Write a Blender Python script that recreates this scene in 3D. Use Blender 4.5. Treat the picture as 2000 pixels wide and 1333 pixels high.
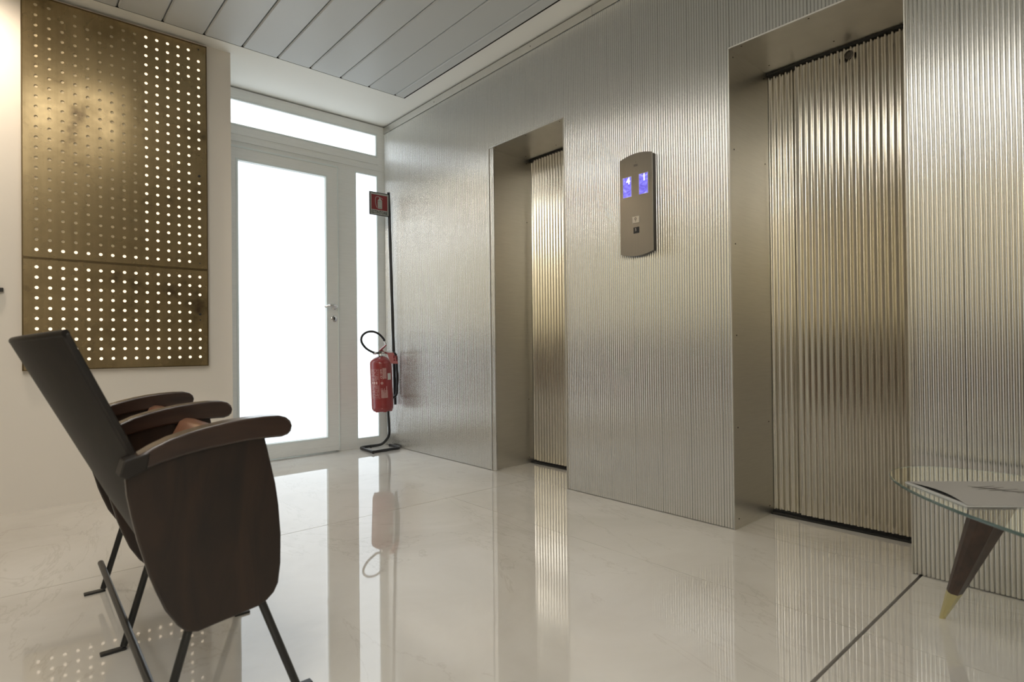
import bpy, math, random
from mathutils import Vector, Matrix
random.seed(7)
PI = math.pi
for o in list(bpy.data.objects): bpy.data.objects.remove(o)
scn = bpy.context.scene
col = scn.collection

# ------------------------------------------------------------------ camera
YAW, PITCH, ROLL = math.radians(41.4714), math.radians(.4223), math.radians(-.6204)
EYE = .86
f = Vector((math.sin(YAW)*math.cos(PITCH), math.cos(YAW)*math.cos(PITCH), math.sin(PITCH)))
r = Vector((math.cos(YAW), -math.sin(YAW), 0)); u = r.cross(f)
r2 = r*math.cos(ROLL) + u*math.sin(ROLL); u2 = -r*math.sin(ROLL) + u*math.cos(ROLL)
cd = bpy.data.cameras.new('camera'); cam = bpy.data.objects.new('camera', cd); col.objects.link(cam)
m = Matrix((r2, u2, -f)).transposed().to_4x4(); m.translation = Vector((0, 0, EYE)); cam.matrix_world = m
cd.sensor_width = 36; cd.lens = 1121.33/2000*36; cd.clip_start = .02
cd.dof.use_dof = True; cd.dof.focus_distance = 3.4; cd.dof.aperture_fstop = 4.0
scn.camera = cam

# ------------------------------------------------------------------ world, exposure
w = bpy.data.worlds.new('world'); scn.world = w; w.use_nodes = True
w.node_tree.nodes['Background'].inputs[0].default_value = (.82, .9, 1, 1)
w.node_tree.nodes['Background'].inputs[1].default_value = 1.0
vs = scn.view_settings
vs.view_transform = 'Standard'; vs.look = 'None'; vs.gamma = 1; vs.use_curve_mapping = False; vs.exposure = 0.12

WARM = (1, .74, .47); SOFT = (1, .87, .72)
PANE_E = 1.5           # radiance of the daylit frosted panes
CEIL_E = 4.9         # radiance of the ceiling light diffusers
HOLE_E = 1.1
SPOT_W = 52

# ------------------------------------------------------------------ materials
def mat(name, base=(.8, .8, .8), rough=.5, metal=0., spec=.5, emit=None, es=0, coat=0, trans=0, ior=1.5, coatr=.05):
    m = bpy.data.materials.new(name); m.use_nodes = True
    b = m.node_tree.nodes['Principled BSDF']
    b.inputs['Base Color'].default_value = (*base, 1); b.inputs['Roughness'].default_value = rough
    b.inputs['Metallic'].default_value = metal; b.inputs['Specular IOR Level'].default_value = spec
    b.inputs['Coat Weight'].default_value = coat; b.inputs['Coat Roughness'].default_value = coatr
    b.inputs['Transmission Weight'].default_value = trans; b.inputs['IOR'].default_value = ior
    if emit: b.inputs['Emission Color'].default_value = (*emit, 1); b.inputs['Emission Strength'].default_value = es
    return m
def nodes(m): return m.node_tree.nodes, m.node_tree.links, m.node_tree.nodes['Principled BSDF']
def noise(m, scale=(1, 1, 1), detail=4, rough=.6, sc=5, dist=0):
    n, l, b = nodes(m)
    tc = n.new('ShaderNodeTexCoord'); mp = n.new('ShaderNodeMapping'); mp.inputs['Scale'].default_value = scale
    t = n.new('ShaderNodeTexNoise'); t.inputs['Scale'].default_value = sc; t.inputs['Detail'].default_value = detail
    t.inputs['Roughness'].default_value = rough; t.inputs['Distortion'].default_value = dist
    l.new(tc.outputs['Object'], mp.inputs[0]); l.new(mp.outputs[0], t.inputs['Vector'])
    return t
def ramp(m, src, stops):
    n, l, b = nodes(m); rr = n.new('ShaderNodeValToRGB'); e = rr.color_ramp.elements
    while len(e) < len(stops): e.new(.5)
    for k, (p, c) in enumerate(stops): e[k].position = p; e[k].color = (*c, 1)
    l.new(src, rr.inputs[0]); return rr.outputs[0]
def grey(a): return (a, a, a)
def bump(m, src, strength=.1, dist=.01):
    n, l, b = nodes(m); bp = n.new('ShaderNodeBump'); bp.inputs['Strength'].default_value = strength
    bp.inputs['Distance'].default_value = dist; l.new(src, bp.inputs['Height']); l.new(bp.outputs[0], b.inputs['Normal'])
def mix(m, fac, a, c, mode='MIX'):
    n, l, b = nodes(m); x = n.new('ShaderNodeMix'); x.data_type = 'RGBA'; x.blend_type = mode
    if isinstance(fac, (int, float)): x.inputs[0].default_value = fac
    else: l.new(fac, x.inputs[0])
    for v, i in ((a, 6), (c, 7)):
        if isinstance(v, tuple): x.inputs[i].default_value = (*v, 1)
        else: l.new(v, x.inputs[i])
    return x.outputs[2]

M = {}
M['plaster'] = mat('cream_plaster', (.80, .755, .69), .7, spec=.25)
t = noise(M['plaster'], sc=60); bump(M['plaster'], t.outputs[0], .05, .002)
M['rear_plaster'] = mat('rear_wall_plaster', (.60, .57, .52), .7, spec=.2)
M['plaster_white'] = mat('white_plaster', (.93, .925, .87), .7, spec=.25)
M['back_plaster'] = mat('back_wall_plaster', (.74, .66, .46), .7, spec=.25)
M['frame'] = mat('white_painted_frame', (.66, .67, .63), .42, spec=.4)
t = noise(M['frame'], (1.5, 1.5, 30), sc=4)
n_, l_, b_ = nodes(M['frame']); l_.new(ramp(M['frame'], t.outputs[0], [(.3, (.82, .835, .815)), (.7, (.88, .895, .875))]), b_.inputs[0])
M['bead'] = mat('pale_glazing_bead', (.80, .86, .85), .35)
M['pane'] = mat('frosted_pane', (.55, .58, .60), .22, emit=(.86, .94, 1), es=PANE_E, spec=.6)
M['pane_top'] = mat('frosted_pane_top', (.55, .58, .60), .22, emit=(.86, .94, 1), es=1.7, spec=.6)
M['ceil_panel'] = mat('grey_ceiling_metal', (.60, .62, .615), .38, spec=.6)
M['joint_dark'] = mat('dark_joint', (.03, .03, .028), .8)
M['grout'] = mat('floor_joint', (.16, .13, .10), .8)
# marble
mm = mat('cream_marble', (.7, .65, .58), .028, spec=.5, ior=1.95); M['marble'] = mm
a = noise(mm, sc=1.6, detail=6, dist=.6); v = noise(mm, (1.2, .45, 1), sc=1.3, detail=7, rough=.62, dist=1.1)
n_, l_, b_ = nodes(mm)
c1 = ramp(mm, a.outputs[0], [(.25, (.57, .54, .49)), (.5, (.655, .63, .585)), (.75, (.72, .70, .66))])
vein = ramp(mm, v.outputs[0], [(0, grey(0)), (.494, grey(0)), (.5, grey(1)), (.506, grey(0)), (1, grey(0))])
l_.new(mix(mm, vein, c1, mix(mm, .17, c1, (.24, .18, .12))), b_.inputs[0])
a2 = noise(mm, sc=2.2, detail=1); bump(mm, a2.outputs[0], .02, .02)
# aluminium
def alu(name, base, rough, sc=(40, 40, .6), lo=.85):
    q = mat(name, base, rough, metal=1)
    t = noise(q, sc, sc=3, detail=3); n, l, b = nodes(q)
    l.new(ramp(q, t.outputs[0], [(.3, tuple(x*lo for x in base)), (.7, base)]), b.inputs[0])
    return q
M['alu'] = alu('ribbed_aluminium', (.80, .80, .785), .20, (60, 60, .4), .93)
M['alu_door'] = alu('corrugated_door_steel', (.76, .73, .66), .16)
M['alu_flat'] = alu('flat_brushed_aluminium', (.72, .70, .65), .36, (3, 3, 60), .93)
M['alu_trim'] = alu('trim_aluminium', (.72, .71, .68), .4, (3, 3, 3), .95)
M['steel'] = alu('brushed_panel_steel', (.31, .305, .285), .27, (60, 60, 1), .94)
M['chrome'] = mat('chrome', (.75, .75, .76), .12, metal=1)
M['screw'] = mat('dark_screw', (.10, .09, .08), .4, metal=.6)
# brass
q = mat('stained_brass', (.55, .42, .24), .24, metal=1); M['brass'] = q
n_, l_, b_ = nodes(q)
t = noise(q, (1, 1, 1), sc=3.2, detail=5, rough=.6); t2 = noise(q, (18, 1, .8), sc=2, detail=3)
cA = ramp(q, t.outputs[0], [(.30, (.12, .085, .055)), (.41, (.33, .25, .135)), (.60, (.47, .36, .20)), (.8, (.55, .43, .25))])
cB = ramp(q, t2.outputs[0], [(.3, grey(.86)), (.7, grey(1))])
l_.new(mix(q, 1., cA, cB, 'MULTIPLY'), b_.inputs[0])
l_.new(ramp(q, t.outputs[0], [(.2, grey(.36)), (.7, grey(.22))]), b_.inputs['Roughness'])
M['brass_edge'] = mat('dark_brass_edge', (.16, .115, .06), .35, metal=1)
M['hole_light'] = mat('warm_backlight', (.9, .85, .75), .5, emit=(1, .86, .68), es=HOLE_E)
M['hole_back'] = mat('unlit_backing', (.62, .52, .34), .5)
# wood
def wood(name, c0, c1, rough, sc=(2, 2, 14), coat=.25):
    q = mat(name, c1, rough, coat=coat, coatr=.22)
    t = noise(q, sc, sc=2.2, detail=6, dist=1.4); n, l, b = nodes(q)
    l.new(ramp(q, t.outputs[0], [(.25, c0), (.55, c1), (.8, tuple(x*1.45 for x in c1))]), b.inputs[0])
    bump(q, t.outputs[0], .04, .002)
    return q
M['walnut'] = wood('dark_stained_wood', (.005, .0026, .0016), (.024, .0115, .006), .42, (6, 6, 1.2))
M['walnut_arm'] = wood('armrest_wood', (.014, .007, .005), (.034, .017, .011), .28, (1.2, 6, 6), .6)
M['backwood'] = wood('near_black_wood', (.005, .0038, .003), (.011, .0078, .0055), .55, (6, 6, 1.2), 0)
M['seatwood'] = wood('red_brown_seat_wood', (.16, .070, .038), (.27, .125, .07), .3, (3, 3, 3), .5)
M['legwood'] = wood('table_leg_wood', (.028, .016, .012), (.060, .032, .022), .35, (9, 9, 1.5), .2)
M['wainscot'] = wood('wainscot_wood', (.08, .055, .036), (.13, .095, .066), .5, (1, 1, 5), 0)
M['black_iron'] = mat('black_painted_iron', (.018, .018, .017), .38)
M['black'] = mat('black_paint', (.012, .012, .013), .3)
M['black_rubber'] = mat('black_rubber', (.012, .012, .013), .45)
M['red'] = mat('extinguisher_red', (.27, .028, .030), .28, coat=.5)
M['red_dark'] = mat('sign_red', (.24, .03, .032), .5)
M['tag_pink'] = mat('pink_paper_tag', (.50, .17, .17), .6)
M['print'] = mat('pale_print', (.62, .42, .40), .6)
M['paper'] = mat('grey_paper', (.46, .445, .42), .6)
M['white_label'] = mat('white_label', (.60, .60, .58), .5)
M['sign_white'] = mat('sign_white', (.44, .46, .43), .5)
M['ink'] = mat('dark_ink', (.03, .03, .03), .6)
M['ink_soft'] = mat('soft_grey_ink', (.16, .15, .13), .6)
M['tip'] = mat('brass_leg_tip', (.66, .60, .33), .36, metal=.85)
g = mat('green_table_glass', (.93, .99, .97), 0.0, trans=1, ior=1.42); M['glass'] = g
M['glass_edge'] = mat('glass_edge', (.42, .66, .62), .1, trans=.8)
M['screen'] = mat('lcd_screen', (.05, .05, .2), .2, emit=(.20, .17, .80), es=1.0)
t = noise(M['screen'], (8, 8, 14), sc=2.2, detail=1, dist=1.5); n_, l_, b_ = nodes(M['screen'])
l_.new(ramp(M['screen'], t.outputs[0], [(.35, (.12, .09, .62)), (.6, (.25, .23, .95)), (.75, (.50, .50, 1))]), b_.inputs['Emission Color'])
M['digit'] = mat('lit_digit', (.8, .8, .8), .4, emit=(1, 1, 1), es=1.2)
M['lamp'] = mat('ceiling_diffuser', (.9, .9, .9), .5, emit=(1, .95, .86), es=CEIL_E)
M['fill_lamp'] = mat('fill_diffuser_neutral', (.9, .9, .9), .5, emit=(1, .97, .93), es=CEIL_E*1.6)  # glow of the added rear fill light
M['spotglow'] = mat('downlight_glow', (.9, .9, .9), .5, emit=(1, .85, .65), es=8)
M['white_metal'] = mat('white_metal', (.8, .8, .78), .4)

# ------------------------------------------------------------------ mesh helpers
class MB:
    def __init__(s): s.v = []; s.f = []; s.mi = []; s.cur = 0
    def add(s, vs, fs):
        o = len(s.v); s.v += [tuple(v) for v in vs]
        for fc in fs: s.f.append([i+o for i in fc]); s.mi.append(s.cur)
        return s
    def box(s, x0, x1, y0, y1, z0, z1):
        x0, x1 = sorted((x0, x1)); y0, y1 = sorted((y0, y1)); z0, z1 = sorted((z0, z1))
        return s.add([(x, y, z) for z in (z0, z1) for y in (y0, y1) for x in (x0, x1)],
                     [(0, 2, 3, 1), (4, 5, 7, 6), (0, 1, 5, 4), (2, 6, 7, 3), (0, 4, 6, 2), (1, 3, 7, 5)])
    def tube(s, path, rad, n=12, closed=False):
        P = [Vector(p) for p in path]; R = rad if isinstance(rad, (list, tuple)) else [rad]*len(P)
        N = len(P); rings = []; prev = None
        for i, p in enumerate(P):
            if closed: t = (P[(i+1) % N]-P[i-1])
            else: t = P[min(i+1, N-1)]-P[max(i-1, 0)]
            t.normalize()
            if prev is None:
                a = Vector((0, 0, 1)) if abs(t.z) < .9 else Vector((1, 0, 0)); a = (a - t*a.dot(t)).normalized()
            else: a = (prev - t*prev.dot(t)).normalized()
            prev = a; b = t.cross(a)
            rings.append([p + (a*math.cos(2*PI*k/n)+b*math.sin(2*PI*k/n))*R[i] for k in range(n)])
        vs = [q for rg in rings for q in rg]; fs = []
        for i in range(N if closed else N-1):
            j = (i+1) % N
            for k in range(n): fs.append((i*n+k, i*n+(k+1) % n, j*n+(k+1) % n, j*n+k))
        if not closed: fs.append(tuple(range(n))[::-1]); fs.append(tuple((N-1)*n+k for k in range(n)))
        return s.add(vs, fs)
    def lathe(s, prof, n=32, c=(0, 0, 0)):
        vs = []; fs = []
        for (rr, z) in prof:
            for k in range(n): vs.append((c[0]+rr*math.cos(2*PI*k/n), c[1]+rr*math.sin(2*PI*k/n), c[2]+z))
        for i in range(len(prof)-1):
            for k in range(n): fs.append((i*n+k, i*n+(k+1) % n, (i+1)*n+(k+1) % n, (i+1)*n+k))
        fs.append(tuple(range(n))[::-1]); fs.append(tuple((len(prof)-1)*n+k for k in range(n)))
        return s.add(vs, fs)
    def prism(s, poly, fn, d0, d1):
        """poly of 2-D points, fn(a, b, d) -> 3-D"""
        n = len(poly); vs = [fn(a, b, d) for d in (d0, d1) for a, b in poly]
        return s.add(vs, [tuple(range(n))[::-1], tuple(range(n, 2*n))] + [(k, (k+1) % n, n+(k+1) % n, n+k) for k in range(n)])
    def build(s, name, mt, parent=None, smooth=None, bevel=0, segs=2, me_only=False, fix=True):
        me = bpy.data.meshes.new(name); me.from_pydata(s.v, [], s.f)
        for x in (mt if isinstance(mt, (list, tuple)) else [mt]): me.materials.append(M[x])
        if isinstance(mt, (list, tuple)):
            for p, i in zip(me.polygons, s.mi): p.material_index = i
        if fix:
            import bmesh
            bm = bmesh.new(); bm.from_mesh(me); bmesh.ops.recalc_face_normals(bm, faces=bm.faces); bm.to_mesh(me); bm.free()
        if smooth is not None:
            me.polygons.foreach_set('use_smooth', [True]*len(me.polygons)); me.set_sharp_from_angle(angle=math.radians(smooth))
        me.update()
        o = bpy.data.objects.new(name, me); col.objects.link(o)
        if parent: o.parent = parent
        if bevel:
            b = o.modifiers.new('bevel', 'BEVEL'); b.width = bevel; b.segments = segs; b.limit_method = 'ANGLE'; b.angle_limit = math.radians(35)
            b.harden_normals = False
        return o
def obj_from(o, name, parent, loc=None):
    c = bpy.data.objects.new(name, o.data); col.objects.link(c); c.parent = parent
    if loc: c.location = loc
    return c
def empty(name, loc=(0, 0, 0), label=None, cat=None, group=None):
    o = bpy.data.objects.new(name, None); col.objects.link(o); o.location = loc; o.empty_display_size = .1
    if label: o['label'] = label
    if cat: o['category'] = cat
    if group: o['group'] = group
    return o
def tag(o, label, cat, group=None):
    o['label'] = label; o['category'] = cat
    if group: o['group'] = group
    return o
def struct(o): o['kind'] = 'structure'; return o
def box(name, mt, x0, x1, y0, y1, z0, z1, parent=None, bevel=0):
    return MB().box(x0, x1, y0, y1, z0, z1).build(name, mt, parent, bevel=bevel)
def catmull(pts, k=6, closed=False):
    out = []; n = len(pts); P = [Vector(p) for p in pts]
    for i in range(n if closed else n-1):
        if closed: a, b, c, d = P[i-1], P[i], P[(i+1) % n], P[(i+2) % n]
        else: a, b, c, d = P[max(i-1, 0)], P[i], P[i+1], P[min(i+2, n-1)]
        for j in range(k):
            t = j/k
            out.append(.5*((2*b)+(-a+c)*t+(2*a-5*b+4*c-d)*t*t+(-a+3*b-3*c+d)*t**3))
    if not closed: out.append(P[-1])
    return [tuple(p) for p in out]
def text_mesh(body, size, fn, name, mt, parent, extr=.0, align='CENTER', space=1.0, bold=0):
    c = bpy.data.curves.new('t', 'FONT'); c.body = body; c.size = size; c.align_x = align; c.align_y = 'CENTER'
    c.space_character = space; c.offset = bold; c.resolution_u = 3
    o = bpy.data.objects.new('t', c); col.objects.link(o)
    bpy.context.view_layer.update()
    me = bpy.data.meshes.new_from_object(o.evaluated_get(bpy.context.evaluated_depsgraph_get()))
    bpy.data.objects.remove(o)
    for v in me.vertices: v.co = fn(v.co.x, v.co.y)
    me.materials.clear(); me.materials.append(M[mt]); me.name = name
    ob = bpy.data.objects.new(name, me); col.objects.link(ob); ob.parent = parent
    return ob

# ================================================================== ROOM SHELL
WX = 2.51            # face of the ribbed wall
DY = 4.52            # face of the glazed frame
LY = 4.03            # face of the left wall
CZ = 2.80            # ceiling
RX = 2.89            # lift doors
# ---- floor
fl = struct(box('floor', 'grout', -2.3, 3.3, -3.1, 4.75, -.09, -.02))
def slab(x0, x1, y0, y1, g=.0015, gy0=None, gy1=None):
    a = y0+(gy0 if gy0 is not None else g); b = y1-(gy1 if gy1 is not None else g)
    return box('floor_slab', 'marble', x0+g, x1-g, a, b, -.02, 0, fl)
xs_rows = [(-3.1, -1.5, [-2.3, -.3, 1.9, 2.52]), (-1.5, .595, [-2.3, -.3, 1.9, 2.52]), (.595, 2.685, [-2.3, -.3, 1.9, 2.52]), (2.685, 4.75, [-2.3, .8, 2.52])]
for y0, y1, xs in xs_rows:
    for i in range(len(xs)-1):
        slab(xs[i], xs[i+1], y0, y1, g=.0011, gy1=(.005 if y1 == .595 else .0018), gy0=(.005 if y0 == .595 else .0018))
slab(2.52, 2.90, .60, 1.31, .001); slab(2.52, 2.90, 2.36, 3.06, .001)
# ---- ceiling
ce = struct(MB().box(-2.3, 3.3, -3.1, 4.75, CZ+.03, CZ+.12).box(-2.3, 3.3, 3.90, 4.75, CZ, CZ+.03).box(2.352, 3.3, -3.1, 3.90, CZ, CZ+.03)
            .box(-2.3, -1.1, -3.1, 3.9, CZ, CZ+.03).build('ceiling', 'plaster_white'))
xs = [2.350, 2.268-.002] + [2.268-.223*k for k in range(1, 16)]
def ceil_panel(x0, x1):
    g = .003; y0, y1 = -3.05, 3.896
    mb = MB(); e = .006
    prof = [(x0+g, CZ+.02), (x0+g, CZ+.008), (x0+g+e, CZ+.001), (x1-g-e, CZ+.001), (x1-g, CZ+.008), (x1-g, CZ+.02)]
    mb.prism(prof, lambda a, b, d: (a, d, b), y0, y1)
    return mb.build('ceiling_panel', 'ceil_panel', ce)
for i in range(len(xs)-1): ceil_panel(xs[i+1], xs[i])
MB().box(-1.1, 2.352, 3.895, 3.9, CZ+.001, CZ+.02).box(2.349, 2.352, -3.1, 3.9, CZ+.001, CZ+.02).build('panel_edge', 'joint_dark', ce)
# ---- left wall (carries the brass artwork) and unseen sides
wl = struct(box('wall_left', 'plaster', -2.3, 1.118, LY, DY+.12, 0, CZ))
wf = struct(MB().box(-2.4, -2.2, -3.1, LY, 0, CZ).build('wall_side', 'back_plaster'))
wk = struct(box('wall_back', 'rear_plaster', -2.3, 3.3, -3.2, -3.0, 0, CZ))
for k in range(10):
    y0 = -2.9+k*.69
    box('wainscot_panel', 'wainscot', -2.2, -2.16, y0, y0+.68, 0, 1.04, wf)
# ---- ribbed metal wall
wr = struct(MB().box(WX+.012, WX+.03, -3.1, .60, 0, CZ).box(WX+.012, WX+.03, 1.312, 2.352, 0, CZ).box(WX+.012, WX+.03, 3.06, DY, 0, CZ)
            .box(WX+.012, WX+.03, .6, 1.312, 2.23, CZ).box(WX+.012, WX+.03, 2.352, 3.06, 2.23, CZ)
            .box(3.2, 3.3, -3.1, 4.6, 0, CZ).build('wall_right', 'joint_dark'))
PW = .1655; NR = 12
rib_cache = {}
def rib_panel(y0, w, z0, z1):
    key = (round(w, 4), z0, z1)
    if key not in rib_cache:
        n = max(1, round(w/PW*NR)); g = .0002; p = (w-2*g)/n; pts = []
        for i in range(n):
            b = g+i*p
            for q in range(9): t_ = math.pi*(q/8-.5)*.96; pts.append((b+p*(.475+.46*math.sin(t_)), .0060*(1-math.cos(t_))))
            pts.append((b+p*.97, .0064))
        pts.append((w-g, .0060)); pts += [(w-g, .010), (g, .010)]
        me = MB().prism(pts, lambda a, b, d: (b, a, d), z0, z1).build('wall_panel', 'alu', wr, smooth=50)
        me.location = (WX, y0, 0); rib_cache[key] = me; return me
    return obj_from(rib_cache[key], 'wall_panel', wr, (WX, y0, 0))
Z0, Z1, ZP = .003, 2.728, 2.225
ys = [2.354+PW*k for k in range(0, 14)]
for k in range(0, 4): rib_panel(2.354+PW*k, PW, ZP, Z1)
for k in range(4, 13): rib_panel(2.354+PW*k, PW, Z0, Z1)
rib_panel(2.354+PW*13, DY-.001-(2.354+PW*13), Z0, Z1) if DY-(2.354+PW*13) > .01 else None
for k in range(1, 7): rib_panel(2.354-PW*k, PW, Z0, Z1)
rib_panel(1.306, 2.354-PW*6-1.306, Z0, Z1)
for k in range(4): rib_panel(1.306-.1715*(k+1), .1715, ZP, Z1)
for k in range(12): rib_panel(.620-PW*(k+1), PW, Z0, Z1)
# strip above the ribs
yy = [-3.0, -.6, 1.02, 2.12, 3.36, DY-.001]
for i in range(5): box('top_strip', 'alu_trim', WX-.004, WX+.012, yy[i]+.0008, yy[i+1]-.0008, 2.731, 2.785, wr)
scr = MB().lathe([(.0035, 0), (.0035, .0015), (.002, .0022)], 10).build('screw', 'screw', wr, smooth=40)
scr.rotation_euler = (0, -PI/2, 0); scr.location = (WX-.004, 3.72, 2.758)
for y in (2.63, 1.5): c = obj_from(scr, 'screw', wr, (WX-.004, y, 2.758)); c.rotation_euler = (0, -PI/2, 0)
# portals: flat jambs and lintels, thin edge trims
def portal(ya, yb):
    zt = 2.218
    box('jamb', 'alu_flat', WX-.002, RX+.03, yb, yb+.004, 0, zt+.004, wr)
    box('jamb', 'alu_flat', WX-.002, RX+.03, ya-.004, ya, 0, zt+.004, wr)
    MB().box(WX-.002, RX+.03, ya, yb, zt, zt+.006).build('lintel', 'alu_flat', wr)
    MB().box(WX-.005, WX+.004, ya-.0025, yb+.0025, zt-.002, zt+.003).box(WX-.005, WX+.004, yb-.0005, yb+.0035, 0, zt).box(WX-.005, WX+.004, ya-.0035, ya+.0005, 0, zt).build('edge_trim', 'alu_trim', wr)
    box('shaft_front', 'joint_dark', RX+.035, RX+.06, ya-.1, yb+.1, -.05, zt+.1, wr)
    for (x, z) in ((WX+.035, 2.19), (RX-.03, 2.185), (WX+.035, 1.76), (RX-.03, 1.755), (WX+.035, 1.32), (WX+.035, .895), (RX-.03, .465), (WX+.035, .467), (RX-.03, .045), (WX+.035, .045)):
        c = obj_from(scr, 'screw', wr, (x, yb-.0003, z)); c.rotation_euler = (PI/2, 0, 0)
    for (x, y) in ((WX+.02, ya+.05), (WX+.02, (ya+yb)/2), (WX+.02, yb-.05), (RX-.08, ya+.05), (RX-.08, yb-.05), (RX-.08, (ya+yb)/2)):
        c = obj_from(scr, 'screw', wr, (x, y, zt-.0003)); c.rotation_euler = (PI, 0, 0)
portal(.620, 1.306); portal(2.354, 3.058)
# corrugated lift doors, two overlapping leaves each
def lift_door(name, ya, yb, seam):
    d = empty(name, (RX, ya, 0)); struct(d)
    def leaf(a, b, x):
        n = round((b-a)/.0275); p = (b-a)/n; pts = []
        for i in range(n):
            for fr, dd in [(q/12, .0046*(1-math.cos(2*PI*q/12))+(.0012 if q == 0 else 0)) for q in range(12)]:
                pts.append((a+(i+fr)*p, dd))
        pts.append((b, .0012)); pts += [(b, .018), (a, .018)]
        return MB().prism(pts, lambda q, e, z: (x+e, q-ya, z), .022, 2.205).build('door_leaf', 'alu_door', d, smooth=50)
    leaf(0+ya+.002, seam, 0); leaf(seam-.004, yb-.002, .014)
    MB().box(-.012, .04, .001, yb-ya-.001, 0, .010).box(.012, .016, .001, yb-ya-.001, .010, .02).build('door_sill', 'black_iron', d)
    box('door_header', 'joint_dark', -.004, .03, .001, yb-ya-.001, 2.208, 2.2178, d)
    return d
d2 = lift_door('door_2', .620, 1.306, 1.167); d3 = lift_door('door_3', 2.354, 3.058, 3.012)
k = MB().lathe([(.019, 0), (.019, .004), (.013, .006), (.012, .003), (.001, .003)], 24).build('door_lock', 'screw', d2, smooth=40)
k.rotation_euler = (0, -PI/2, 0); k.location = (-.0015, .927-.620, 2.168)
# ---- glazed door, transom and sidelight
def frame(name, mt, x0, x1, z0, z1, gx0, gx1, gz0, gz1, y0, y1, parent=None, bevel=.002):
    mb = MB().box(x0, gx0, y0, y1, z0, z1).box(gx1, x1, y0, y1, z0, z1).box(gx0, gx1, y0, y1, z0, gz0).box(gx0, gx1, y0, y1, gz1, z1)
    return mb.build(name, mt, parent, bevel=0)
def bead(x0, x1, z0, z1, y, w, parent):
    # sloped glazing bead round a pane opening x0..x1, z0..z1 (outer edges w outside)
    mb = MB()
    o = [(x0-w, z0-w), (x1+w, z0-w), (x1+w, z1+w), (x0-w, z1+w)]; i = [(x0, z0), (x1, z0), (x1, z1), (x0, z1)]
    vs = [(a, y-.004, b) for a, b in o] + [(a, y-.004, b) for a, b in [(x0-w*.35, z0-w*.35), (x1+w*.35, z0-w*.35), (x1+w*.35, z1+w*.35), (x0-w*.35, z1+w*.35)]] + [(a, y+.014, b) for a, b in i]
    fs = [(k, (k+1) % 4, 4+(k+1) % 4, 4+k) for k in range(4)] + [(4+k, 4+(k+1) % 4, 8+(k+1) % 4, 8+k) for k in range(4)]
    vs += [(a, y+.014, b) for a, b in o]; fs += [(12+k, 12+(k+1) % 4, (k+1) % 4, k) for k in range(4)]
    fs += [(8+k, 8+(k+1) % 4, 12+(k+1) % 4, 12+k) for k in range(4)]
    mb.add(vs, fs); return mb.build('glazing_bead', 'bead', parent)
X0 = 1.119
fr = struct(MB().box(X0, 1.20, DY, DY+.07, 0, CZ-.012).box(2.068, 2.250, DY, DY+.07, 0, CZ-.012).box(2.458, WX+.012, DY, DY+.07, 0, CZ-.012)
            .box(2.250, 2.458, DY, DY+.07, 0, .075).box(2.250, 2.458, DY, DY+.07, 2.355, CZ-.012).box(1.20, 2.068, DY, DY+.07, 2.352, 2.515)
            .box(1.20, 2.068, DY, DY+.07, 2.715, CZ-.012).build('trim_1', 'frame'))
# carve the transom: frame pieces above the sidelight are split round it
bpy.data.objects.remove(fr)
ZT = CZ-.010
fr = struct(MB().box(X0, 1.205, DY, DY+.07, 0, 2.512).box(2.068, 2.232, DY, DY+.07, 0, 2.512).box(2.452, WX+.012, DY, DY+.07, 0, 2.512)
            .box(2.232, 2.452, DY, DY+.07, 0, .072).box(2.232, 2.452, DY, DY+.07, 2.358, 2.512).box(1.205, 2.068, DY, DY+.07, 2.352, 2.512)
            .box(X0, 1.15, DY, DY+.07, 2.512, ZT).box(2.446, WX+.012, DY, DY+.07, 2.512, ZT).box(1.15, 2.446, DY, DY+.07, 2.717, ZT).build('trim_1', 'frame'))
MB().box(X0, WX, DY-.008, DY, 2.395, 2.400).box(X0, 2.452, DY-.006, DY, 2.448, 2.451).build('moulding_line', 'frame', fr)
dr = empty('door_1', (1.205, DY, 0)); struct(dr)
lf = frame('door_leaf', 'frame', .001, .861, .010, 2.350, .075, .778, .112, 2.268, -.016, .045, dr)
MB().box(.0, .868, -.022, -.016, 2.345, 2.358).box(.861, .868, -.022, -.0, .01, 2.358).build('leaf_rebate', 'bead', dr)
bead(.097, .758, .133, 2.247, -.014, .021, dr)
MB().box(.085, .77, .004, .012, .12, 2.26).build('pane', 'pane', dr)
MB().box(.001, .861, -.020, -.016, .012, .05).build('kick_strip', 'frame', dr, bevel=.001)
hd = empty('handle', (0, 0, 0)); bpy.data.objects.remove(hd)
# lever handle: rose, neck and curved lever
hx, hz = 2.030-1.205, 1.190
hm = MB().lathe([(.026, 0), (.026, .006), (.022, .010)], 24); hm.v = [(hx+a, -.016-c, hz+b) for a, b, c in hm.v]
hm.tube([(hx, -.02, hz), (hx, -.055, hz)], .010, 12)
hm.tube(catmull([(hx+.004, -.058, hz), (hx-.02, -.066, hz+.006), (hx-.055, -.062, hz+.008), (hx-.095, -.045, hz-.004)], 6), [.010]+[.0125]*6+[.013]*6+[.010]*5+[.004], 12)
hm.build('handle', 'chrome', dr, smooth=50)
lk = MB().lathe([(.026, 0), (.026, .006), (.022, .009)], 24); lk.v = [(hx+a, -.016-c, 1.094+b) for a, b, c in lk.v]
lko = lk.build('lock_rose', 'chrome', dr, smooth=40)
kh = MB().lathe([(.0085, 0), (.0085, .0015)], 16); kh.v = [(hx+a, -.025-c, 1.099+b) for a, b, c in kh.v]
kh.box(hx-.0045, hx+.0045, -.0265, -.025, 1.080, 1.098).build('keyhole', 'ink', lko)
for hzz in (.35, 1.2, 2.1): MB().tube([(-.001, -.024, hzz-.05), (-.001, -.024, hzz+.05)], .007, 10).build('hinge', 'frame', dr)
w1 = empty('window_1', (0, DY, 0)); struct(w1)
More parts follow.
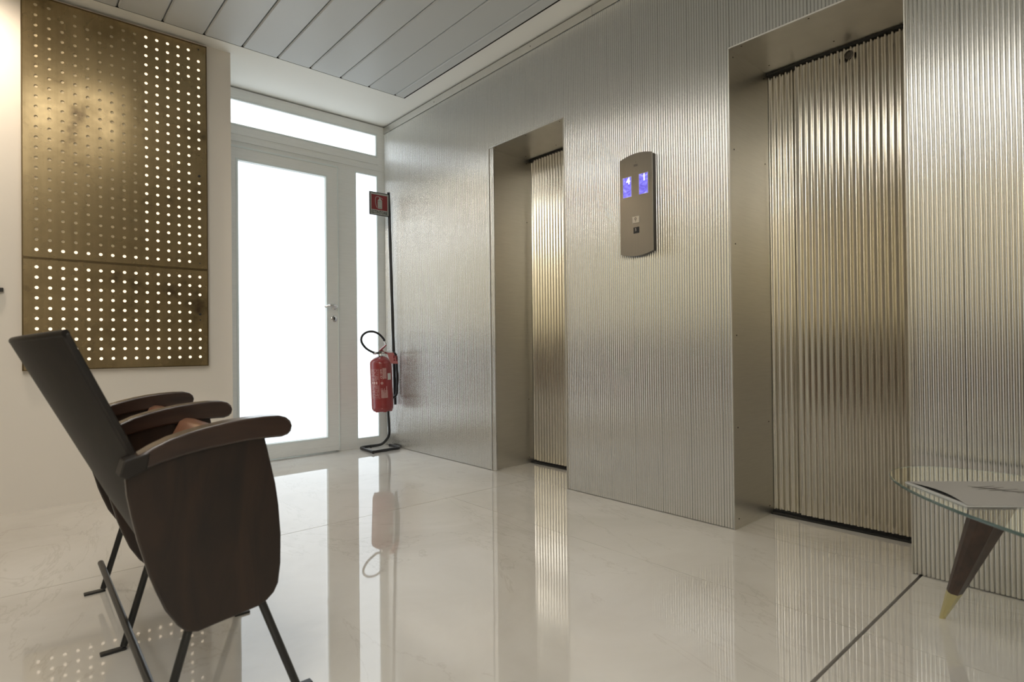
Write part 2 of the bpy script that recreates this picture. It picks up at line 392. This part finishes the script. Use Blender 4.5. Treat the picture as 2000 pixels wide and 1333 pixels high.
MB().box(1.14, 2.446, .010, .018, 2.52, 2.715).build('pane', 'pane_top', w1); bead(1.17, 2.428, 2.533, 2.697, .004, .019, w1)
w2 = empty('window_2', (0, DY, 0)); struct(w2)
MB().box(2.235, 2.452, .010, .018, .08, 2.352).build('pane', 'pane', w2); bead(2.250, 2.434, .090, 2.340, .004, .018, w2)
struct(box('wall_front', 'plaster_white', -2.3, 3.3, DY+.12, DY+.2, 0, CZ))

# ================================================================== LAMPS AND ADDED FILL (their light belongs to them)
def ceiling_light(x, y, sx, sy, label, mt='lamp'):
    e = empty('ceiling_light', (x, y, CZ-.03), label, 'lamp', None)
    frame_ = MB().box(-sx/2-.02, sx/2+.02, -sy/2-.02, -sy/2, 0, .03).box(-sx/2-.02, sx/2+.02, sy/2, sy/2+.02, 0, .03).box(-sx/2-.02, -sx/2, -sy/2, sy/2, 0, .03).box(sx/2, sx/2+.02, -sy/2, sy/2, 0, .03)
    frame_.build('lamp_frame', 'white_metal', e); MB().box(-sx/2, sx/2, -sy/2, sy/2, .008, .014).build('diffuser', mt, e)
ceiling_light(-.45, .95, .8, 1.9, 'long warm ceiling light above the cinema seats')
ceiling_light(.42, 2.15, .5, .9, 'short warm ceiling light between the cinema seats and the brass panel')
ceiling_light(-1.55, -1.3, .9, 2.2, 'added neutral white fill light on the unseen ceiling at the rear left', 'fill_lamp')  # unseen fill light, added to brighten the lobby with neutral light
dl = empty('downlight', (-.22, 3.62, CZ-.012), 'small round warm downlight above the wall left of the brass panel', 'lamp')
MB().lathe([(.055, 0), (.055, .012), (.045, .012), (.045, .004), (.001, .004)], 28).build('trim_ring', 'white_metal', dl, smooth=40)
MB().lathe([(.042, .002), (.042, .0035)], 24).build('lamp_lens', 'spotglow', dl)
sl = bpy.data.lights.new('downlight_beam', 'SPOT'); sl.energy = SPOT_W; sl.color = (1, .84, .66); sl.spot_size = math.radians(150); sl.spot_blend = 1; sl.shadow_soft_size = .05
so = bpy.data.objects.new('downlight_beam', sl); col.objects.link(so); so.parent = dl; so.location = (0, 0, -.02); so.rotation_euler = (math.radians(20), 0, 0)

# ================================================================== BRASS WALL PANEL
bp = empty('perforated_brass_panel', (.075, LY, .75), 'aged brass wall panel punched with rows of glowing round holes, on the cream wall', 'wall panel')
PX0, PX1 = .075, .962
def sheet(z0, z1, colsx, rowsz, skip, name='perforated_sheet'):
    y = -.032; th = .003; rr = .0088; n = 12; mb = MB(); W = .0564/2
    xe = [PX0] + [(colsx[i]+colsx[i+1])/2 for i in range(len(colsx)-1)] + [PX1]
    ze = [z0] + [(rowsz[i]+rowsz[i+1])/2 for i in range(len(rowsz)-1)] + [z1]
    for i, cx in enumerate(colsx):
        for j, cz in enumerate(rowsz):
            a0, a1, b0, b1 = xe[i]-PX0, xe[i+1]-PX0, ze[j]-.75, ze[j+1]-.75; x, z = cx-PX0, cz-.75
            if (i, j) in skip: mb.add([(a0, y, b0), (a1, y, b0), (a1, y, b1), (a0, y, b1)], [(0, 1, 2, 3)]); continue
            outer = []
            for k in range(n):
                t = 2*PI*(k+.5)/n; dx, dz = math.cos(t), math.sin(t); s = 9
                if dx > 1e-6: s = min(s, (a1-x)/dx)
                if dx < -1e-6: s = min(s, (a0-x)/dx)
                if dz > 1e-6: s = min(s, (b1-z)/dz)
                if dz < -1e-6: s = min(s, (b0-z)/dz)
                outer.append((x+dx*s, z+dz*s, t))
            # add the corners
            cs = [(a1, b1), (a0, b1), (a0, b0), (a1, b0)]
            ring = [(x+rr*math.cos(2*PI*(k+.5)/n), z+rr*math.sin(2*PI*(k+.5)/n)) for k in range(n)]
            vs = [(q[0], y, q[1]) for q in outer] + [(q[0], y, q[1]) for q in ring] + [(q[0], y+th, q[1]) for q in ring] + [(q[0], y, q[1]) for q in cs]
            fs = []
            for k in range(n):
                k2 = (k+1) % n; t0, t1 = outer[k][2], outer[k][2]+2*PI/n; c_ = None
                for ci, q in enumerate(cs):
                    ta = math.atan2(q[1]-z, q[0]-x) % (2*PI)
                    if t0 < ta < t1 or t0 < ta+2*PI < t1: c_ = 3*n+ci
                fs.append((k, k2, n+k2, n+k) if c_ is None else (k, c_, k2, n+k2, n+k))
                fs.append((n+k, n+k2, 2*n+k2, 2*n+k))
            mb.add(vs, fs)
    o = mb.build(name, 'brass', bp, fix=False)
    return o
cols_ = [.130+.0565*i for i in range(15)]
rl = [.809+.0556*j for j in range(10)]; ru = [1.403+.05513*j for j in range(25)]
sheet(.757, 1.352, cols_, rl, {(14, 4), (14, 5), (14, 6)})
sheet(1.360, 2.772, cols_, ru, {(14, 0), (14, 24), (14, 10), (14, 11), (14, 12), (13, 20)} | {(i, 24) for i in (2, 4, 5)})
def edge(z0, z1):
    x0, x1 = 0, PX1-PX0; a, b = z0-.75, z1-.75; y0, y1 = -.034, -.002
    MB().box(x0-.006, x0, y0, y1, a, b).box(x1, x1+.006, y0, y1, a, b).box(x0-.006, x1+.006, y0, y1, a-.006, a).box(x0-.006, x1+.006, y0, y1, b, b+.006).build('panel_rim', 'brass_edge', bp)
edge(.757, 1.350); edge(1.363, 2.772)
xw = PX1-PX0
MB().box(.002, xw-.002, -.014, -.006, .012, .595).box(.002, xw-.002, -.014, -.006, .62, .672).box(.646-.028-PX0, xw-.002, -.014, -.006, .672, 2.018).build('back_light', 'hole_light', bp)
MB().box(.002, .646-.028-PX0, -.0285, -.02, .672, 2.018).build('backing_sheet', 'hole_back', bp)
for z in (1.075, 1.945): 
    lkk = MB().lathe([(.007, 0), (.007, .004)], 12, (0, 0, 0)); lkk.v = [(.921-PX0+a, -.033-c, z-.75+b) for a, b, c in lkk.v]; lkk.build('panel_lock', 'ink', bp)
for z in (1.04, 1.91, 1.395, 2.745):
    lkk = MB().lathe([(.0045, 0), (.0045, .003)], 10); lkk.v = [(.921-PX0+a, -.033-c, z-.75+b) for a, b, c in lkk.v]; lkk.build('screw', 'screw', bp)
tag(MB().box(-.085, -.0035, LY-.022, LY, 1.170, 1.190).box(-.085, -.02, LY-.03, LY, 1.176, 1.184).build('wall_fitting', 'black_iron', bevel=.002), 'small dark grey metal fitting on the cream wall left of the brass panel', 'wall fitting')

# ================================================================== CINEMA SEATS
cs = empty('cinema_bench', (.3, 1.44, 0), 'pair of joined vintage cinema seats in dark wood with three armrests and black iron legs', 'seat')
def L(x, y, z): return (x-.3, y-1.44, z)
panel_prof = [(.225, .612), (.30, .630), (.393, .642), (.473, .645), (.484, .593), (.498, .527), (.505, .474), (.510, .400), (.509, .329), (.503, .282), (.492, .261), (.477, .248), (.459, .239), (.401, .231), (.358, .226), (.325, .221), (.302, .228), (.284, .248), (.261, .287), (.244, .332), (.232, .368), (.224, .400), (.211, .449), (.200, .503), (.192, .55), (.189, .595)]
arm_prof = [(.205, .632), (.235, .649), (.269, .664), (.305, .674), (.342, .682), (.385, .689), (.428, .693), (.470, .695), (.503, .694), (.520, .689), (.531, .679), (.535, .666), (.532, .653), (.524, .645), (.510, .641), (.473, .6415), (.430, .6405), (.393, .637), (.345, .632), (.298, .624), (.255, .614), (.215, .601), (.203, .612)]
for i in range(3):
    y = 1.44+.525*i; dx = .0072*i
    MB().prism(panel_prof, lambda a, b, d: L(a+dx, d, b), y+.005, y+.029).build('side_panel', 'walnut', cs, bevel=.004, smooth=40)
    MB().prism(arm_prof, lambda a, b, d: L(a+dx, d, b), y-.010, y+.046).build('armrest', 'walnut_arm', cs, bevel=.006, segs=3, smooth=40)
    # rear and front legs (tubes let into the side panel) with flat feet
    MB().tube([L(.325+dx, y+.017, .28), L(.306+dx, y+.017, .222), L(.246+dx, y+.017, .010)], .0095, 12).build('leg', 'black_iron', cs, smooth=50)
    MB().tube([L(.450+dx, y+.017, .30), L(.468+dx, y+.017, .237), L(.549+dx, y+.017, .010)], .0095, 12).build('leg', 'black_iron', cs, smooth=50)
    MB().box(.190+dx-.3, .252+dx-.3, y+.006-1.44, y+.028-1.44, 0, .007).build('foot', 'black_iron', cs, bevel=.002)
    MB().box(.541+dx-.3, .588+dx-.3, y+.006-1.44, y+.028-1.44, 0, .007).build('foot', 'black_iron', cs, bevel=.002)
    MB().prism([(.176, .596), (.185, .628), (.232, .640), (.226, .603), (.19, .588)], lambda a, b, d: L(a+dx, d, b), y-.012, y+.046).build('hinge_bracket', 'backwood', cs, bevel=.003)
MB().tube([L(.244, 1.36, .095), L(.256, 2.53, .095)], .0095, 12).build('rear_bar', 'black_iron', cs, smooth=50)
for i in range(2):
    ya, yb = 1.472+.525*i, 1.960+.525*i; dx = .0072*i
    # curved backrest: bulges backwards between its two side edges, thick rounded rim
    nu, nv = 20, 16; vs = []; fs = []
    def bpt(uu, vv, off):
        zt = .897-.497*vv; xf = .100+.44*(.897-zt)+.02*max(0, vv-.75)
        bul = .078*(1-(2*uu-1)**2)
        xx = xf-bul*(1-.25*vv)-off*.9; zz = zt-.012*(1-(2*uu-1)**2)-off*.4
        return L(xx+dx, ya+(yb-ya)*uu, zz)
    for off in (0, .016):
        for a in range(nu+1):
            for b in range(nv+1): vs.append(bpt(a/nu, b/nv, off))
    S = (nu+1)*(nv+1); idx = lambda a, b, s: s*S+a*(nv+1)+b
    for a in range(nu):
        for b in range(nv):
            fs.append((idx(a, b, 0), idx(a+1, b, 0), idx(a+1, b+1, 0), idx(a, b+1, 0)))
            fs.append((idx(a, b, 1), idx(a, b+1, 1), idx(a+1, b+1, 1), idx(a+1, b, 1)))
    for a in range(nu):
        fs.append((idx(a, 0, 0), idx(a, 0, 1), idx(a+1, 0, 1), idx(a+1, 0, 0))); fs.append((idx(a, nv, 0), idx(a+1, nv, 0), idx(a+1, nv, 1), idx(a, nv, 1)))
    for b in range(nv):
        fs.append((idx(0, b, 0), idx(0, b+1, 0), idx(0, b+1, 1), idx(0, b, 1))); fs.append((idx(nu, b, 0), idx(nu, b, 1), idx(nu, b+1, 1), idx(nu, b+1, 0)))
    MB().add(vs, fs).build('backrest', 'backwood', cs, smooth=40, bevel=.004)
    MB().tube([bpt(q/12, 0, .008) for q in range(13)], .0085, 12).build('top_rail', 'backwood', cs, smooth=50)
    # folded-up seat with rolled lip
    sp = [(.283, .345), (.300, .335), (.330, .40), (.365, .49), (.395, .56), (.425, .60), (.462, .612), (.470, .622), (.462, .634), (.430, .648), (.408, .652), (.392, .643), (.372, .605), (.345, .54), (.312, .44)]
    MB().prism(sp, lambda a, b, d: L(a+dx, d, b), ya+.006, yb-.004).build('seat', 'seatwood', cs, bevel=.005, segs=3, smooth=45)
    MB().tube([L(.298+dx, ya-.002, .35), L(.298+dx, yb+.004, .35)], .008, 10).build('seat_hinge', 'black_iron', cs, smooth=50)

# ================================================================== GLASS TABLE
cx, cy, th = 1.90, -.10, math.radians(32); TZ = .43
tb = empty('side_table', (cx, cy, 0), 'oval clear glass coffee table with tapered dark wood legs and brass tips', 'table')
def ell(s, n=120):
    out = []
    for k in range(n):
        a = 2*PI*k/n; p, q = (.8+s)*math.cos(a), (.35+s)*math.sin(a)
        out.append((p*math.sin(th)+q*math.cos(th), p*math.cos(th)-q*math.sin(th)))
    return out
def glass_top():
    mb = MB(); lv = [(-.0025, TZ), (0, TZ-.0025), (0, TZ-.0065), (-.0025, TZ-.009)]
    n = 120; vs = []; fs = []
    for s, z in lv: vs += [(x, y, z) for x, y in ell(s)]
    for i in range(len(lv)-1):
        for k in range(n): fs.append((i*n+k, i*n+(k+1) % n, (i+1)*n+(k+1) % n, (i+1)*n+k))
    mb.cur = 1; mb.add(vs, fs); mb.cur = 0; mb.add([], [])
    mb.f += [list(range(n)), list((len(lv)-1)*n+k for k in range(n))[::-1]]; mb.mi += [0, 0]
    return mb.build('tabletop', ['glass', 'glass_edge'], tb, smooth=12)
glass_top()
def table_leg(foot, top):
    A = Vector(foot)-Vector((cx, cy, 0)); B = Vector(top)-Vector((cx, cy, 0)); ax = (B-A).normalized()
    s1 = ax.cross(Vector((0, 0, 1))).normalized(); s2 = s1.cross(ax).normalized()
    def ring(t, k=1.0):
        c = A.lerp(B, t); rr = (.0085+.046*t)*k
        return [c+(s1*math.cos(a)*1.0+s2*math.sin(a)*.8)*rr for a in [math.radians(g_) for g_ in (15, 35, 90, 140, 165, 195, 215, 270, 320, 345)]], rr
    def seg(t0, t1, name, mt, k=1.0):
        a, _ = ring(t0, k); b, _ = ring(t1, k); n = len(a)
        # level the very bottom and top
        if t0 == 0: a = [Vector((q.x, q.y, max(0, 0))) for q in a]
        if t1 == 1: b = [Vector((q.x, q.y, TZ-.0095)) for q in b]
        return MB().add(a+b, [tuple(range(n))[::-1], tuple(range(n, 2*n))]+[(i, (i+1) % n, n+(i+1) % n, n+i) for i in range(n)]).build(name, mt, tb, smooth=30)
    lg = seg(.27, 1, 'leg', 'legwood'); tp = seg(0, .2695, 'leg_tip', 'tip', 1.0); tp.parent = lg
table_leg((2.173, .461, 0), (1.97, .30, TZ-.01)); table_leg((2.30, -.02, 0), (2.10, -.08, TZ-.01)); table_leg((1.50, -.40, 0), (1.66, -.34, TZ-.01)); table_leg((1.70, -.62, 0), (1.76, -.45, TZ-.01))
# magazine
mg = empty('magazine', (2.04, .52, TZ), 'grey-covered magazine with a sketchy mark lying on the glass table', 'magazine')
e1 = Vector((-.72, -.694, 0)); e2 = Vector((.72, -.694, 0)); e1.normalize(); e2.normalize()
def mp(a, b, z): v = e1*a+e2*b; return (v.x, v.y, z)
MB().prism([(0, 0), (.262, 0), (.262, .40), (0, .40)], lambda a, b, d: mp(a, b, d), .0006, .004).build('pages', 'white_label', mg)
# lifted cover
vs = []; fs = []; nn = 10
for s in (0, .0006):
    for i in range(nn+1):
        for j in range(nn+1):
            a = .262*i/nn; b = .004+.396*j/nn; lift = .0045+.0045*math.sin(PI*i/nn)*max(0, 1-j/4)
            vs.append(mp(a, b+(.018*math.sin(PI*i/nn) if j == 0 else 0), lift+s))
S = (nn+1)**2; ix = lambda i, j, s: s*S+i*(nn+1)+j
for i in range(nn):
    for j in range(nn): fs.append((ix(i, j, 1), ix(i+1, j, 1), ix(i+1, j+1, 1), ix(i, j+1, 1))); fs.append((ix(i, j, 0), ix(i, j+1, 0), ix(i+1, j+1, 0), ix(i+1, j, 0)))
for i in range(nn):
    fs.append((ix(i, 0, 0), ix(i+1, 0, 0), ix(i+1, 0, 1), ix(i, 0, 1))); fs.append((ix(i, nn, 0), ix(i, nn, 1), ix(i+1, nn, 1), ix(i+1, nn, 0)))
    fs.append((ix(0, i, 0), ix(0, i, 1), ix(0, i+1, 1), ix(0, i+1, 0))); fs.append((ix(nn, i, 0), ix(nn, i+1, 0), ix(nn, i+1, 1), ix(nn, i, 1)))
MB().add(vs, fs).build('cover', 'paper', mg, smooth=40)
MB().prism([(.012, .012), (.25, .012), (.25, .39), (.012, .39)], lambda a, b, d: mp(a, b, d), .0041, .0044).build('cover_gap_shade', 'ink', mg)  # ink-dark sheet stands in for the shade under the lifted cover
mk = MB()
for (a0, b0, a1, b1, wd) in ((.075, .105, .060, .165, .004), (.060, .115, .085, .150, .005), (.085, .118, .070, .175, .004), (.095, .13, .085, .19, .005), (.10, .15, .10, .20, .004), (.075, .15, .095, .16, .003), (.11, .17, .105, .195, .004), (.07, .12, .11, .18, .0025)):
    p0, p1 = Vector((a0*1.5-.03, b0*1.5-.03)), Vector((a1*1.5-.03, b1*1.5-.03)); d = (p1-p0).normalized(); nrm = Vector((-d.y, d.x))*wd/2
    mk.add([mp(*(p0-nrm), .0056), mp(*(p1-nrm), .0056), mp(*(p1+nrm), .0056), mp(*(p0+nrm), .0056)], [(0, 1, 2, 3)])
mk.build('cover_mark', 'ink_soft', mg)
mk = MB()
for k in range(9):
    a0 = .05+.009*k; b0 = .045+.008*math.sin(k*1.7); mk.add([mp(a0, b0, .0057), mp(a0+.0012, b0, .0057), mp(a0+.0022, b0+.065, .0057), mp(a0+.001, b0+.065, .0057)], [(0, 1, 2, 3)])
mk.build('cover_sketch', 'ink_soft', mg)

# ================================================================== LIFT CALL PANEL
KY0, KY1, KX = 1.707, 1.915, 2.476
kp = empty('lift_call_panel', (KX, (KY0+KY1)/2, 1.588), 'brushed steel lift call panel with two blue floor displays between the lift doors', 'call panel')
hw = (KY1-KY0)/2
def arch(wd, zb, zt, s, n=14):
    pts = []
    for k in range(n+1): a = -wd+2*wd*k/n; pts.append((a, zt+s*(1-(a/wd)**2)))
    for k in range(n+1): a = wd-2*wd*k/n; pts.append((a, zb-s*(1-(a/wd)**2)))
    return pts
MB().prism(arch(hw, -.250, .252, .018), lambda a, b, d: (d, a, b), 0, .004).build('face_plate', 'steel', kp, bevel=.0012)
MB().prism(arch(hw-.0015, -.247, .249, .018), lambda a, b, d: (d, a, b), .004, WX-KX+.001).build('housing', 'screw', kp, bevel=.003)
def kq(y, z): return (y-(KY0+KY1)/2, z-1.588)
for y0, y1, z0, z1, ch, dy in ((1.839, 1.892, 1.637, 1.742, '4', 1.858), (1.735, 1.789, 1.637, 1.742, '1', 1.757)):
    a0, b0 = kq(y0, z0); a1, b1 = kq(y1, z1)
    s_ = MB().box(-.0012, .001, a0, a1, b0, b1).build('display', 'screen', kp)
    rim = MB().box(-.0018, .0005, a0-.002, a0, b0-.002, b1+.002).box(-.0018, .0005, a1, a1+.002, b0-.002, b1+.002).box(-.0018, .0005, a0, a1, b0-.002, b0).box(-.0018, .0005, a0, a1, b1, b1+.002).build('display_rim', 'alu_trim', kp)
    dd = kq(dy, 1.720)
    text_mesh(ch, .048, lambda x, y, dd=dd: (-.0018, dd[0]-x, dd[1]+y), 'digit', 'digit', s_, bold=.0012)
c = kq(1.812, 1.510)
bt = MB().box(-.004, .001, c[0]-.020, c[0]+.020, c[1]-.017, c[1]+.017).build('call_button', 'alu_flat', kp, bevel=.0015)
ri = MB().tube([(-.0048, c[0]+.005*math.cos(a), c[1]+.004+.006*math.sin(a)) for a in [2*PI*k/16 for k in range(16)]], .0012, 6, closed=True)
ri.box(-.0048, -.004, c[0]-.001, c[0]+.001, c[1]-.011, c[1]-.004); ri.build('button_symbol', 'ink_soft', bt)
c = kq(1.810, 1.4545)
st = MB().box(-.001, .0005, c[0]-.018, c[0]+.018, c[1]-.016, c[1]+.016).build('key_sensor', 'ink', kp)
text_mesh('5', .022, lambda x, y: (-.0014, c[0]+.004-x, c[1]+.003+y), 'sensor_mark', 'alu_flat', st)
c = kq(1.810, 1.795)
lm = MB()
for k in range(5):
    yk = c[0]+.010-.005*k; lm.box(-.0006, .0002, yk-.0017, yk+.0017, c[1]-.006, c[1]+.006)
lm.prism([(-.002, .014), (0, .024), (.002, .014)], lambda a, b, d: (d, c[0]+a, c[1]+b), -.0006, .0002).build('maker_mark', 'ink_soft', kp)

# ================================================================== FIRE EXTINGUISHER AND STAND
sd = empty('extinguisher_stand', (2.36, 4.35, 0), 'black tube floor stand holding the fire extinguisher in the corner by the sidelight', 'stand')
def S_(p): return (p[0]-2.36, p[1]-4.35, p[2])
def rounded(path, rad, k=5):
    out = [Vector(path[0])]
    for i in range(1, len(path)-1):
        a, b, c_ = Vector(path[i-1]), Vector(path[i]), Vector(path[i+1])
        d0 = (a-b); d1 = (c_-b); q = min(rad, d0.length*.45, d1.length*.45); p0 = b+d0.normalized()*q; p1 = b+d1.normalized()*q
        for j in range(k+1): t = j/k; out.append((1-t)**2*p0+2*t*(1-t)*b+t*t*p1)
    out.append(Vector(path[-1])); return [tuple(p) for p in out]
base = [(2.478, 4.40, .013), (2.490, 4.235, .013), (2.212, 4.205, .013), (2.235, 4.480, .013), (2.440, 4.462, .014), (2.462, 4.375, .10), (2.425, 4.335, .33), (2.412, 4.335, .62)]
MB().tube([S_(p) for p in rounded(base, .05)], .0115, 12).build('base_tube', 'black', sd, smooth=50)
MB().tube([S_((2.478, 4.402, .013)), S_((2.478, 4.410, .013))], .0125, 12).build('end_cap', 'chrome', sd, smooth=50)
for pa, pb in (((2.215, 4.199, .013), (2.215, 4.212, .013)), ((2.325, 4.466, .013), (2.336, 4.465, .013))): MB().tube([S_(pa), S_(pb)], .0135, 10).build('clip', 'black_rubber', sd, smooth=50)
MB().tube([S_((2.438, 4.315, 2.163)), S_((2.484, 4.315, .368))], .0125, 14).build('pole', 'black', sd, smooth=50)
MB().tube([S_(p) for p in rounded([(2.395, 4.27, .812), (2.472, 4.275, .806), (2.486, 4.28, .60), (2.478, 4.28, .44), (2.39, 4.265, .420)], .05)], .0105, 12).build('cradle_tube', 'black', sd, smooth=50)
MB().tube([S_((2.385, 4.267, .813)), S_((2.43, 4.272, .811))], .0118, 12).build('cradle_sleeve', 'chrome', sd, smooth=50)
# sign
sg = empty('extinguisher_sign', (2.254, 4.294, 1.955), 'small red and white ESTINTORE sign at the top of the black pole', 'sign')
SW, SH = .172, .182
MB().box(0, SW, 0, .003, 0, SH).build('sign_board', 'sign_white', sg)
MB().box(-.004, SW+.004, -.004, .006, -.004, .001).box(-.004, SW+.004, -.004, .006, SH-.001, SH+.004).box(-.004, .001, -.004, .006, 0, SH).box(SW-.001, SW+.004, -.004, .006, 0, SH).build('sign_frame', 'black', sg)
MB().box(.013, SW-.013, -.0008, 0, .042, SH-.016).build('red_field', 'red_dark', sg)
bd = [(.070, .052), (.110, .052), (.110, .120), (.100, .133), (.096, .137), (.096, .148), (.084, .148), (.084, .137), (.080, .133), (.070, .120)]
pg = MB().prism(bd, lambda a, b, d: (a, d, b), -.0018, -.0009)
pg.tube([(x, -.0014, z) for x, z in catmull([(.088, .150), (.060, .149), (.050, .138), (.048, .112), (.052, .085), (.062, .058)], 5)], .0022, 6)
pg.tube([(.096, -.0014, .148), (.116, -.0014, .136)], .002, 6); pg.build('pictogram', 'sign_white', sg)
for q in (.112, .0585): MB().box(.070, .110, -.0021, -.0018, q, q+.0015).build('pictogram_line', 'ink', sg)
text_mesh('ESTINTORE', .036, lambda x, y: (SW/2+x*.80, -.0012, .021+y), 'lettering', 'ink', sg, bold=.0007)
# extinguisher
ER = .087; ez = .337
fe = empty('fire_extinguisher', (2.308, 4.21, ez), 'red fire extinguisher with black hose hanging on the black stand', 'fire extinguisher')
fe.rotation_euler = (0, math.radians(-2.2), 0)
prof = [(.030, .010), (.060, .004), (.070, 0), (.078, .006), (ER-.001, .022), (ER, .035), (ER, .385), (ER-.002, .400), (ER-.010, .413), (.055, .432), (.032, .442), (.028, .444)]
body = MB().lathe(prof, 48).build('cylinder', 'red', fe, smooth=50)
for k in range(6):
    a = 2*PI*k/6+.3; MB().lathe([(.004, -.006), (.014, -.006), (.019, .008)], 12, (.062*math.cos(a), .062*math.sin(a), .002)).build('base_lobe', 'red', fe, smooth=60)
MB().lathe([(ER+.0008, .052), (ER+.0012, .054), (ER+.0008, .056)], 48).build('seam_ring', 'red', fe, smooth=60)
MB().lathe([(.030, .440), (.030, .446), (.022, .448), (.019, .452), (.019, .470)], 24).build('neck_ring', 'chrome', fe, smooth=50)
vb = MB().lathe([(.017, .462), (.019, .466), (.019, .482), (.014, .488)], 20); vb.tube([(-.045, 0, .472), (.03, 0, .474)], .009, 12); vb.build('valve', 'screw', fe, smooth=50)
MB().lathe([(.011, -.006), (.011, .006)], 14, (0, 0, 0)).build('gauge', 'white_label', fe).location = (.012, -.024, .476)
MB().prism([(-.012, .488), (.0, .478), (.075, .455), (.078, .462), (.030, .485), (.010, .500)], lambda a, b, d: (a, d, b), -.010, .010).build('carry_handle', 'red', fe, bevel=.002)
MB().prism([(-.010, .494), (.012, .512), (.052, .537), (.056, .530), (.030, .508), (.006, .486)], lambda a, b, d: (a, d, b), -.010, .010).build('squeeze_lever', 'red', fe, bevel=.002)
hose = catmull([(-.045, 0, .474), (-.085, -.002, .490), (-.130, -.004, .520), (-.163, -.005, .568), (-.158, -.005, .612), (-.118, -.005, .643), (-.062, -.004, .648), (-.010, -.003, .628), (.030, -.002, .590), (.042, -.001, .568)], 6)
MB().tube(hose, .0088, 12).build('hose', 'black_rubber', fe, smooth=60)
MB().tube([(-.062, 0, .4745), (-.040, 0, .473)], .0115, 12).build('hose_fitting', 'chrome', fe, smooth=50)
MB().tube([(.041, -.001, .570), (.052, 0, .538)], .0075, 12).build('nozzle', 'chrome', fe, smooth=50)
tg = MB().prism([(0, 0), (.060, -.004), (.100, -.096), (.030, -.090)], lambda a, b, d: (.012+a, -.088+d-.0, .474+b), 0, .0015).build('paper_tag', 'tag_pink', fe)
tl = MB()
for (x, z, ww, hh) in ((.068, .424, .012, .026), (.088, .422, .012, .026), (.068, .404, .014, .012), (.090, .402, .013, .012)): tl.box(x, x+ww, -.0888, -.088, z, z+hh)
tl.build('tag_print', 'red_dark', tg)
MB().tube([(.035, -.0875, .468), (.03, -.04, .478), (.022, -.012, .484)], .0012, 6).build('tag_string', 'red', fe)
# print on the cylinder, wrapped round it; angle 0 faces the camera side
A0 = math.atan2(-4.2, -2.3)            # outward direction towards the room
def cyl(s, z, e=.0006): a = A0+s/ER; return ((ER+e)*math.cos(a), (ER+e)*math.sin(a), z)
def cpatch(mb, s0, s1, z0, z1, n=5, e=.0006):
    n = max(1, int((s1-s0)/.006)); vs = [cyl(s0+(s1-s0)*k/n, z, e) for z in (z0, z1) for k in range(n+1)]
    mb.add(vs, [(k, k+1, n+2+k, n+1+k) for k in range(n)])
pr_ = MB(); random.seed(3)
def cbox(s0, s1, z0, z1, t=.0014):
    cpatch(pr_, s0, s1, z0, z0+t); cpatch(pr_, s0, s1, z1-t, z1); cpatch(pr_, s0, s0+t, z0, z1); cpatch(pr_, s1-t, s1, z0, z1)
cbox(-.098, -.018, .160, .345); cbox(-.098, -.018, .108, .156)
z = .338
while z > .116:
    if not .150 < z < .168 and not .22 < z < .252:
        s = -.090
        while s < -.026:
            wd = random.uniform(.006, .016); e_ = min(s+wd, -.024)
            if random.random() < .82: cpatch(pr_, s, e_, z-.0026, z)
            s += wd+.003
    z -= .0068
for s in (-.086, -.066, -.046): cpatch(pr_, s, s+.013, .224, .246)
for k in range(11): cpatch(pr_, .012+.0028*k, .0136+.0028*k, .262+random.uniform(0, .008), .352)
for k in range(13): cpatch(pr_, -.006+.0042*k, -.0038+.0042*k, .112, .160+random.uniform(-.01, .05))
pr_.build('label_print', 'print', fe, fix=False)
text_mesh('CE 1370', .022, lambda x, y: cyl(.001-y, .306+x*1.0), 'lettering', 'print', fe, bold=.0005)
rg = MB()
for k in range(20):
    a0, a1 = 2*PI*k/20, 2*PI*(k+1)/20
    rg.add([cyl(.003+q*math.cos(a), .232+q*math.sin(a)) for q, a in ((.010, a0), (.010, a1), (.0065, a1), (.0065, a0))], [(0, 1, 2, 3)])
cpatch(rg, .000, .006, .229, .235); rg.build('round_mark', 'print', fe, fix=False)
wl_ = MB(); cpatch(wl_, .052, .086, .255, .308, e=.0012); wl_.build('white_sticker', 'white_label', fe, fix=False)
